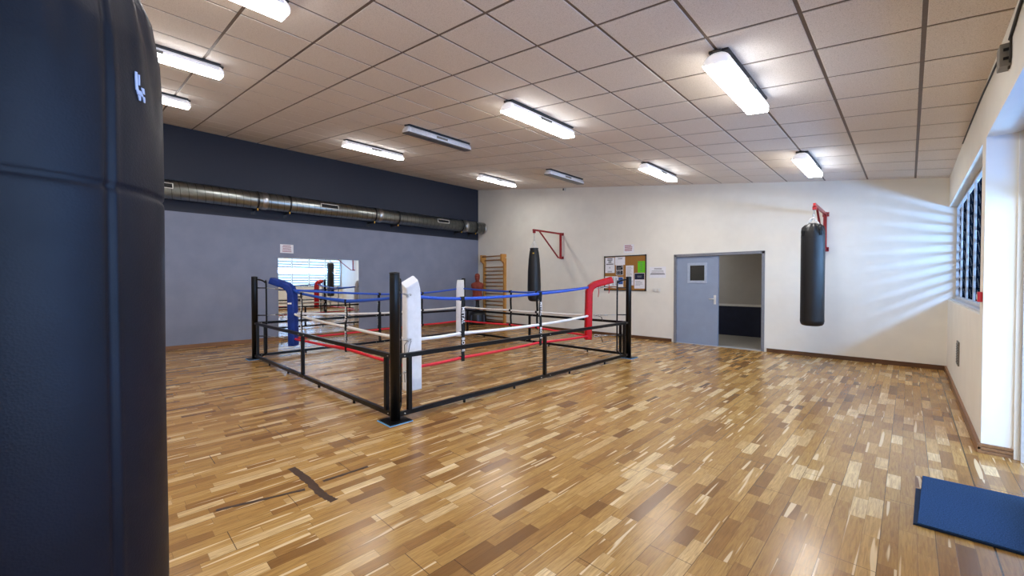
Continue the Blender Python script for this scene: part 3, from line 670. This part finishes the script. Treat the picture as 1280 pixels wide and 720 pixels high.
# bag by the window wall
brk, tip = bracket(-1.12, 'red wall bracket holding the punching bag nearest the window wall', YB, -1, 2.665, 2.01)
bx, by = tip.x-.02, tip.y
bag = thing('punching_bag', 'black leather punching bag hanging right of the open door', 'punching bag', (bx, by, .69), 'punching bags on the far wall')
R = .163
pr = [(.005, .692), (.06, .690), (.10, .692), (.135, .702), (.155, .725), (.165, .77), (R, .85), (R, 2.16), (.158, 2.24), (.140, 2.31), (.095, 2.355), (.055, 2.372), (.02, 2.376)]
fold = lambda a, z: (.10*math.sin(a*8)*min(1, max(0, (z-2.2)/.12)))
bag_mesh((bx, by), dense(pr), 96, (PI*1.8, PI*.8, PI*1.3), (2.12,), fold).build('bag_body', M['bag_black'], bag)
mb = MB(); ring_z = 2.47
for k in range(4):
    a = PI/4+k*PI/2; mb.sweep([(bx+.168*math.cos(a), by+.168*math.sin(a), 2.16), (bx+.170*math.cos(a), by+.170*math.sin(a), 2.24), (bx+.12*math.cos(a), by+.12*math.sin(a), 2.34)], rrect(.008, .045, .003, 1), (math.cos(a), math.sin(a), 0), smooth=False)
mb.build('strap', M['strap'], bag)
mb = MB()
for k in range(4):
    a = PI/4+k*PI/2; chain(mb, (bx+.12*math.cos(a), by+.12*math.sin(a), 2.34), (bx, by, ring_z), .045, .026, .004)
chain(mb, (bx, by, ring_z), (tip.x, tip.y, tip.z+.01), .045, .028, .0045); mb.build('chain', M['steel'], bag)
# slimmer sack between the ring and the notice board
brk2, tip2 = bracket(-7.20, 'red wall bracket beside the notice board, holding the slim punching bag', YB, -1, 2.79, 2.10)
bx, by = tip2.x, tip2.y
bag = thing('punching_bag', 'slim black punching bag hanging behind the ring', 'punching bag', (bx, by, .89), 'punching bags on the far wall')
pr = [(.005, .895), (.08, .890), (.13, .905), (.162, .95), (.175, 1.03), (.178, 1.30), (.170, 1.70), (.150, 2.0), (.125, 2.18), (.108, 2.27), (.112, 2.315), (.100, 2.316), (.095, 2.27), (.02, 2.265)]
bag_mesh((bx, by), dense(pr), 72, (PI*1.7, PI*.7), (), lambda a, z: .05*math.sin(a*5)*min(1, max(0, (z-1.9)/.3))).build('bag_body', M['bag_black'], bag)
mb = MB()
for k in range(4): a = PI/4+k*PI/2; mb.tube([(bx+.105*math.cos(a), by+.105*math.sin(a), 2.30), (bx+.03*math.cos(a), by+.03*math.sin(a), 2.46), (bx, by, 2.50)], .007, 6)
mb.build('cord', M['letter'], bag)
mb = MB(); chain(mb, (bx, by, 2.49), (bx, by, tip2.z+.01), .045, .028, .0045); mb.build('chain', M['steel'], bag)
an = math.atan2(-by-.2, -bx-.2)-.12
mb = MB()
for j, (da, w) in enumerate(((-.10, .05), (.10, .05))):
    mb.loft([[(bx+rr*math.cos(an+da+u), by+rr*math.sin(an+da+u), z) for u, rr in ((-w*1.3, rz+.002), (w*1.3, rz+.002), (w*1.3, rz+.006), (-w*1.3, rz+.006))] for z, rz in ((2.155, .132), (2.185, .127))], False)
tag(mb.build('printed_logo', M['yellow'], bag), 'small yellow and white logo')

# big bag beside the camera
NX, NY, NR = -1.146, -.094, .20
brk3, tip3 = bracket(NX, 'red wall bracket behind the camera holding the near punching bag', YF, 1, 2.70, 2.05, NY-YF)
bag = thing('punching_bag', 'huge blue black punching bag close to the camera at the left edge', 'punching bag', (NX, NY, .55))
pr = rounded_bottom(.56, NR, .06)+[(NR+.001, .9), (NR, 1.3), (NR, 1.70), (.199, 1.78), (.195, 1.86), (.183, 1.94), (.15, 2.02), (.105, 2.08), (.06, 2.10), (.02, 2.105)]
def nfold(a, z):
    k = min(1, max(0, (z-1.70)/.30)); w = 0
    for a0, amp in ((.93, 1.0), (1.12, -.9), (.35, -.6), (.2, .4), (-.3, .5), (-.8, -.5), (1.5, .3), (2.2, .6), (3.1, .7), (4.2, -.6), (5.0, .6)):
        da = (a-a0+.35*(z-1.8)+PI) % (2*PI)-PI; w += amp*math.exp(-(da/.07)**2)
    return .045*k*w + .006*math.sin(a*3+z*4)*math.sin(z*3.1)
bag_mesh((NX, NY), dense(pr, .006), 288, (.615, .615+PI*2/3, .615+PI*4/3), (1.578,), nfold).build('bag_body', M['bag_near'], bag)
def on_bag(a, z, e): r_ = (NR if z < 1.70 else NR-.001*(z-1.70)/.08)*(1+nfold(a, z))+e; return (NX+r_*math.cos(a), NY+r_*math.sin(a), z)
def decal(mb, poly_strip):
    """ribbon of (a_left, a_right, z) rows lying on the bag"""
    mb.loft([[on_bag(a0, z, .0003), on_bag(a1, z, .0003), on_bag(a1, z, .0018), on_bag(a0, z, .0018)] for a0, a1, z in [(A+(p-A)*.55, A+(q_-A)*.55, 1.772+(h_-1.763)*.42) for p, q_, h_ in poly_strip]], False)
mb = MB(); A = .85
decal(mb, [(A, A+.035, 1.822), (A, A+.04, 1.79), (A+.005, A+.045, 1.765), (A+.01, A+.06, 1.745)])
decal(mb, [(A+.055, A+.075, 1.815), (A+.055, A+.08, 1.79), (A+.06, A+.08, 1.77)])
decal(mb, [(A+.02, A+.10, 1.748), (A+.03, A+.13, 1.738), (A+.04, A+.15, 1.728)])
decal(mb, [(A+.11, A+.16, 1.765), (A+.12, A+.17, 1.755), (A+.14, A+.18, 1.742)])
decal(mb, [(A+.05, A+.10, 1.726), (A+.06, A+.10, 1.715), (A+.07, A+.10, 1.705)])
decal(mb, [(A+.13, A+.18, 1.730), (A+.15, A+.19, 1.718), (A+.16, A+.19, 1.706)])
tag(mb.build('printed_logo', M['faded'], bag), 'small white printed mark')
mb = MB()
for k in range(4):
    a = PI/4+k*PI/2; mb.sweep([(NX+.18*math.cos(a), NY+.18*math.sin(a), 1.965), (NX+.13*math.cos(a), NY+.13*math.sin(a), 2.09), (NX+.1*math.cos(a), NY+.1*math.sin(a), 2.16)], rrect(.008, .05, .003, 1), (math.cos(a), math.sin(a), 0), smooth=False)
mb.build('strap', M['strap'], bag)
mb = MB()
for k in range(4): a = PI/4+k*PI/2; chain(mb, (NX+.1*math.cos(a), NY+.1*math.sin(a), 2.15), (NX, NY, 2.42), .05, .03, .0045)
chain(mb, (NX, NY, 2.42), (tip3.x, tip3.y, tip3.z+.01), .05, .03, .005); mb.build('chain', M['steel'], bag)

# ------------------------------------------------------------------ boxing ring
ring = thing('boxing_ring', 'floor level boxing ring of black steel rails with blue, white and red ropes', 'boxing ring', (-6.13, 4.5, 0))
CR = dict(near=((-3.72, 2.12), (-1, 1)), red=((-3.74, 6.95), (-1, -1)), far=((-8.57, 6.93), (1, -1)), blue=((-8.56, 2.05), (1, 1)))
INS = .50
def at(cn, a, z): (x, y), (sx, sy) = CR[cn]; return Vector((x+sx*a, y+sy*a, z))
for cn in CR:
    x, y = CR[cn][0]; sx, sy = CR[cn][1]
    po = MB().lathe((x, y, 0), [(.050, .012), (.050, 1.485), (.046, 1.50), (.01, 1.502)], 28).build('corner_post', M['black'], ring)
    MB().box(x-.12, x+.12, y-.12, y+.12, .006, .016, .002).build('base_plate', M['black'], po)
    tag(MB().box(x-.13, x+.13, y-.13, y+.13, 0, .006).build('foam_mat', M['pad_blue'], po), 'light blue foam under the base plate')
    mb = MB(); mb.lathe((x, y, 0), [(.052, 1.492), (.052, 1.506), (.015, 1.512)], 28); mb.build('post_cap', M['base_black'], po)
    hp = [at(cn, .03, 1.455), at(cn, .09, 1.44), at(cn, .135, 1.40), at(cn, .15, 1.33), at(cn, .15, .20), at(cn, .14, .12), at(cn, .10, .06), at(cn, .04, .045)]
    MB().tube(bez(hp, 5), .0145, 10).build('hoop', M['black'], po)
    mb = MB()
    for z in (1.30, .80, .42): mb.tube([at(cn, .03, z+.0), at(cn, .15, z)], .010, 8)
    mb.build('hook_rod', M['dark_steel'], po)
def side(c1, c2, mids, feet):
    a, b = Vector(CR[c1][0]+(0,)), Vector(CR[c2][0]+(0,)); d = (b-a).normalized(); L = (b-a).length
    fr = bpy.data.objects.new('side_rail', None); C.objects.link(fr); fr.parent = ring; fr['_org'] = ring['_org']
    up = Vector((0, 0, 1))
    P = lambda s_, z: a+d*s_+up*z
    MB().bar(P(.04, .655), P(L-.04, .655), .04, .045).build('top_rail', M['black'], fr); MB().bar(P(.04, .062), P(L-.04, .062), .04, .045).build('bottom_rail', M['black'], fr)
    for s_ in [.165, L-.165]+mids: MB().bar(P(s_, .084), P(s_, .633), .042, .042, tuple(d)).build('stud', M['black'], fr)
    for s_ in feet: MB().tube([P(s_, 0), P(s_, .04)], .016, 10).build('foot', M['black'], fr)
    mb = MB()
    n = d.cross(up)
    for s_ in (.10, L-.10, *(m+k for m in mids for k in (-.10, .10))):
        for z in (.655, .062): mb.tube([P(s_, z)-n*.028, P(s_, z)+n*.028], .007, 6)
    mb.build('bolt', M['steel'], fr)
side('near', 'red', [2.38], [.9, 1.75, 2.98, 4.0]); side('near', 'blue', [2.50], [.9, 1.92, 3.10, 4.0]); side('red', 'far', [2.46], [.9, 1.9, 3.1, 4.0]); side('far', 'blue', [2.42], [.9, 1.9, 3.1, 4.0])
# ropes
RC = {cn: at(cn, INS-.0, 0) for cn in CR}
ZT = dict(blue=dict(near=1.245, red=1.315, far=1.25, blue=1.26), white=dict(near=.725, red=.79, far=.785, blue=.83), red=dict(near=.395, red=.41, far=.44, blue=.375))
ST = {('near', 'red'): [(.20, 1.190, .735, .412, 0), (.615, 1.222, .728, .442, 0)], ('near', 'blue'): [(.437, 1.125, .747, .43, 1), (.887, 1.200, .80, .38, 1)],
      ('red', 'far'): [(.345, 1.195, .782, .462, 0), (.545, 1.195, .782, .462, 0)], ('far', 'blue'): [(.29, 1.15, .757, .418, 0), (.565, 1.15, .745, .40, 0)]}
for (c1, c2), sts in ST.items():
    A_, B_ = RC[c1], RC[c2]; d = (B_-A_).normalized(); n = d.cross(Vector((0, 0, 1)))
    ctr = Vector((-6.13, 4.5, 0))
    if (A_+(B_-A_)/2-ctr).dot(n) < 0: n = -n
    for li, cn in enumerate(('blue', 'white', 'red')):
        pts = [A_+Vector((0, 0, ZT[cn][c1]))]
        for s_ in sts: pts.append(A_+(B_-A_)*s_[0]+Vector((0, 0, s_[1+li])))
        pts.append(B_+Vector((0, 0, ZT[cn][c2])))
        pl = []; sc = []
        for i in range(len(pts)-1):
            for k in range(6):
                t_ = k/6; p_ = pts[i].lerp(pts[i+1], t_); p_.z -= .010*math.sin(PI*t_); pl.append(p_)
        pl.append(pts[-1])
        thick = (c1, c2) == ('near', 'blue') and cn != 'white'
        for p_ in pl:
            k = 1.0
            if thick: u = (p_-A_).dot(d)/(B_-A_).length; k = 1+.45*math.exp(-((u-.47)/.10)**2); 
            sc.append(k)
        tag(MB().tube(pl, .021 if cn != 'red' else .019, 12, scale=sc).build('rope', M[cn+'_rope'], ring), cn+' rope')
    for s_, zb, zw, zr, bend in sts:
        b0 = A_+(B_-A_)*s_; o_ = n*.004; w = .026
        pts = [b0+Vector((0, 0, zb+.03))+n*.026, b0+Vector((0, 0, zb-.03))+n*.026, b0+Vector((0, 0, (zb+zw)/2))+n*.012-d*(.02*bend), b0+Vector((0, 0, zw+.03))+n*.025, b0+Vector((0, 0, zw-.03))+n*.025, b0+Vector((0, 0, (zw+zr)/2))+n*.012, b0+Vector((0, 0, zr+.02))+n*.025, b0+Vector((0, 0, zr-.045))+n*.022]
        mb = MB(); mb.sweep(pts, [(.003, w), (-.003, w), (-.003, -w), (.003, -w)], tuple(n), smooth=False)
        for z in (zb, zw, zr): mb.tube([b0+Vector((0, 0, z))-d*w, b0+Vector((0, 0, z))+d*w], .0265, 14)
        sp = tag(mb.build('rope_spacer', M['strap'], ring), 'black rope spacer strap')
        # white lettering reading down the strap, one half above the white rope and one below
        X_ = -Vector((0, 0, 1)); Y_ = n.cross(X_)
        for body, zc_, wd in (('METAL', (zb+zw)/2+.01, .30), ('BOXE', (zw+zr)/2+.015, .2)):
            mt = Matrix.Identity(4)
            for r_ in range(3): mt[r_][0] = X_[r_]; mt[r_][1] = Y_[r_]; mt[r_][2] = n[r_]
            q = b0+Vector((0, 0, zc_))+n*.0305-(d*.012*bend if body == 'METAL' else Vector((0, 0, 0))); mt.translation = q
            text_mesh(body, .066, M['letter'], 'lettering', sp, mt, .001, 1.15)
# corner pads
def pad(cn, mat, label, z0, ztop, w, th, long=True, tdir=None):
    sx, sy = CR[cn][1]; tdir = Vector(tdir or (-sy, sx, 0)).normalized(); a0 = INS+dict(near=.03, red=.035, far=.055, blue=-.005)[cn]
    pts = [at(cn, a0, z0), at(cn, a0, z0+.02), at(cn, a0-.005, (z0+ztop)/2), at(cn, a0-.01, ztop-.06), at(cn, a0-.035, ztop+.02), at(cn, a0-.085, ztop+.075), at(cn, .24, ztop+.155), at(cn, .225, ztop+.163)]
    if not long: pts = pts[:3]+[at(cn, a0-.012, ztop-.06), at(cn, a0-.022, ztop+.03), at(cn, a0-.045, ztop+.09), at(cn, a0-.075, ztop+.125)]
    o = tag(MB().sweep(pts, rrect(w, th, .022, 3), tuple(tdir), scale=None if long else [1, 1, 1, .97, .93, .87, .84]).build('corner_pad', mat, ring), label)
    return o
def stitched(p, cn, ztop, z0):
    mb = MB(); w = .10
    for u in (-1, 1):
        q = Vector((-CR[cn][1][1], CR[cn][1][0], 0)).normalized()
        for z in (ZT['white'][cn]-.0, ZT['red'][cn]):
            mb.tube([at(cn, INS-.06, z)+q*u*.02, at(cn, INS-.14, z-.03)+q*u*.03, at(cn, INS-.16, z-.12)+q*u*.02], .004, 6)
    mb.build('tie_lace', M['cable'], p)
pn = pad('near', M['white_vinyl'], 'white corner pad at the corner nearest the camera', .125, 1.29, .20, .13, False, (0, 1, 0)); pr_ = pad('red', M['red_vinyl'], 'red corner pad', .345, 1.29, .175, .12)
pf = pad('far', M['white_vinyl'], 'white corner pad at the far corner', .06, 1.30, .20, .12, False); pb = pad('blue', M['blue_vinyl'], 'blue corner pad', .245, 1.27, .185, .12)
for p, cn in ((pn, 'near'), (pr_, 'red'), (pf, 'far'), (pb, 'blue')): stitched(p, cn, 0, 0)
q = Vector((1, 1, 0)).normalized()
mb = MB()
for z in (.80, .56): # pale label bands on the red pad
    mb.bar(at('red', INS-.015, z)+Vector((.044, -.044, 0)).normalized()*.0+Vector((0, 0, 0))-q*.0605*-1 - Vector((.055, -.055, 0)), at('red', INS-.015, z)+q*.0605+Vector((.055, -.055, 0)), .004, .012)
mb.build('label_band', M['letter'], pr_)
bq = Vector((-1, -1, 0)).normalized(); bt = Vector((1, -1, 0)).normalized()
mb = MB(); c_ = at('blue', INS-.018, 1.02)+bt*.094; mb.bar(c_-bq*.035, c_+bq*.035, .03, .003, tuple(bt)); tag(mb.build('maker_label', M['letter'], pb), 'small white label')
q2 = Vector((1, -1, 0)).normalized()
mb = MB()
for u, z in ((.03, 1.30), (-.10, 1.37)):
    p0 = at('red', .40 if u > 0 else .26, z); mb.sweep([p0, p0+Vector((.01, 0, -.08)), p0+Vector((-.01, .01, -.17))], rrect(.003, .022, .001, 1), (1, 0, 0), smooth=False)
tag(mb.build('tie_lace', M['red_vinyl'], pr_), 'hanging red laces')
# turnbuckles between the pads and the posts
for cn in CR:
    for rn in ('blue', 'white', 'red'):
        z = ZT[rn][cn]; zp = dict(blue=1.30, white=.80, red=.42)[rn]
        a_, b_ = at(cn, INS-.03, z), at(cn, .145, zp); dd = (b_-a_); mb = MB()
        mb.tube([a_.lerp(b_, .30), a_.lerp(b_, .62)], .011, 8); mb.tube([a_.lerp(b_, .62), b_], .006, 6)
        c_ = a_.lerp(b_, .14); t_ = dd.normalized(); s_ = t_.orthogonal().normalized()
        mb.tube([c_+t_*.05*math.cos(2*PI*k/14)+s_*.03*math.sin(2*PI*k/14) for k in range(14)], .006, 6, closed=True)
        c_ = a_.lerp(b_, .27); s_ = t_.cross(s_)
        mb.tube([c_+t_*.03*math.cos(2*PI*k/12)+s_*.02*math.sin(2*PI*k/12) for k in range(12)], .005, 6, closed=True)
        mb.build('turnbuckle', M['steel'], ring)

# ------------------------------------------------------------------ mats and tape marks on the floor
def quad_mat(name, label, pts, z, th, mat, border):
    t = thing(name, label, 'doormat', (sum(p[0] for p in pts)/4, sum(p[1] for p in pts)/4, z), 'doormats'); c = Vector((sum(p[0] for p in pts)/4, sum(p[1] for p in pts)/4))
    grow = lambda k: [tuple(c+(Vector(p)-c)*k) for p in pts]
    zz = lambda u, v, d: (u, v, d)
    MB().prism(grow(1.0), z, z+th*.5, zz).build('rubber_backing', M['mat_dark'], t)
    mb = MB(); mb.loft([[(u, v, z+th*.5) for u, v in grow(.992)], [(u, v, z+th*.9) for u, v in grow(.992)], [(u, v, z+th) for u, v in grow(.985)]], False); mb.build('carpet_pile', mat, t)
quad_mat('doormat', 'dark blue doormat mostly covered by the upper mat', [(.030, 3.318), (.50, 3.34), (.515, 3.925), (.046, 3.905)], 0, .008, M['mat_dark'], 0)
quad_mat('doormat', 'blue carpet doormat lying on top at the right edge of the floor', [(.046, 3.312), (.555, 3.336), (.592, 4.195), (.083, 4.155)], .0085, .012, M['mat_blue'], 0)
def tape(pts, w, seed):
    r = random.Random(seed); mb = MB(); L = bez([(a, b, 0) for a, b in pts], 10); A1, B1 = [], []
    for i, p in enumerate(L):
        d = (L[min(i+1, len(L)-1)]-L[max(i-1, 0)]).normalized(); nn = Vector((-d.y, d.x, 0)); ww = w/2*r.uniform(.75, 1.15)
        A1.append(p+nn*ww); B1.append(p-nn*ww*r.uniform(.8, 1.1))
    vs = [[mb.bm.verts.new((q_.x, q_.y, z)) for q_ in A1+B1[::-1]] for z in (.0002, .0010)]
    n_ = len(A1); lo, hi = vs
    for i in range(n_-1): mb._f([hi[i], hi[i+1], hi[2*n_-2-i], hi[2*n_-1-i]])
    m_ = len(lo)
    for j in range(m_): mb._f([lo[j], lo[(j+1) % m_], hi[(j+1) % m_], hi[j]])
    return mb
for k, (pts, w, lb) in enumerate((([(-3.344, 1.032), (-3.05, 1.05), (-2.80, 1.045), (-2.642, 1.07)], .055, 'dark tape residue bar of the floor cross, the wide one across the planks'),
                                  ([(-3.054, .513), (-2.99, .75), (-2.93, .99)], .032, 'thin dark tape residue leading from the cross toward the near bag'),
                                  ([(-2.96, 1.12), (-2.955, 1.30), (-2.953, 1.451)], .032, 'thin dark tape residue leading from the cross toward the ring'))):
    t = tag(tape(pts, w, k).build('tape_mark', M['tape'], None, (sum(p[0] for p in pts)/len(pts), sum(p[1] for p in pts)/len(pts), 0)), lb, 'tape mark', 'tape marks on the floor')

# ------------------------------------------------------------------ daylight and added corridor fill
w = bpy.data.worlds.new('sky'); bpy.context.scene.world = w; w.use_nodes = True
bg = w.node_tree.nodes['Background']; bg.inputs[0].default_value = (.74, .86, 1, 1); bg.inputs[1].default_value = 3.4
def area(name, loc, rot, sx, sy, power, col):
    l = bpy.data.lights.new(name, 'AREA'); l.shape = 'RECTANGLE'; l.size = sx; l.size_y = sy; l.energy = power; l.color = col
    o = bpy.data.objects.new(name, l); C.objects.link(o); o.location = loc; o.rotation_euler = rot; return o
area('daylight_window', (1.66, 7.4, 2.0), (0, PI/2, 0), .24, 4.4, 300, (.42, .67, 1))
area('daylight_door', (2.1, 2.9, 1.7), (0, PI/2, 0), 1.6, 2.4, 150, (.12, .42, 1))
area('daylight_front', (1.75, .9, 1.7), (0, PI/2, 0), 1.4, 3.2, 170, (.58, .72, 1))
area('corridor_fill', (-4.6, 10.7, 2.68), (0, 0, 0), .2, 1.2, 16, (1, .97, .93))  # unseen lamp added to brighten the corridor behind the door

# ------------------------------------------------------------------ camera
cam = bpy.data.cameras.new('camera'); co = bpy.data.objects.new('camera', cam); C.objects.link(co); bpy.context.scene.camera = co
cam.sensor_width = 36; cam.sensor_fit = 'HORIZONTAL'; cam.lens = 36*509.69/1280; cam.clip_start = .02
yaw, pit, rol = -.7724, -.0153, .0003
fw = Vector((math.sin(yaw)*math.cos(pit), math.cos(yaw)*math.cos(pit), math.sin(pit))); rt = Vector((math.cos(yaw), -math.sin(yaw), 0)); up = rt.cross(fw)
rt2 = rt*math.cos(rol)+up*math.sin(rol); up2 = -rt*math.sin(rol)+up*math.cos(rol)
mt = Matrix.Identity(4)
for r_ in range(3): mt[r_][0] = rt2[r_]; mt[r_][1] = up2[r_]; mt[r_][2] = -fw[r_]
mt.translation = (0, 0, 1.4138); co.matrix_world = mt

for o in bpy.data.objects:
    if '_org' in o: del o['_org']
sc = bpy.context.scene
sc.view_settings.view_transform = 'Standard'; sc.view_settings.look = 'None'; sc.view_settings.gamma = 1; sc.view_settings.use_curve_mapping = False
sc.view_settings.exposure = 0.22
sc.cycles.max_bounces = 12; sc.cycles.transparent_max_bounces = 24; sc.cycles.diffuse_bounces = 6; sc.cycles.sample_clamp_indirect = 6; sc.cycles.use_denoising = True
sc.cycles.caustics_reflective = False; sc.cycles.caustics_refractive = False
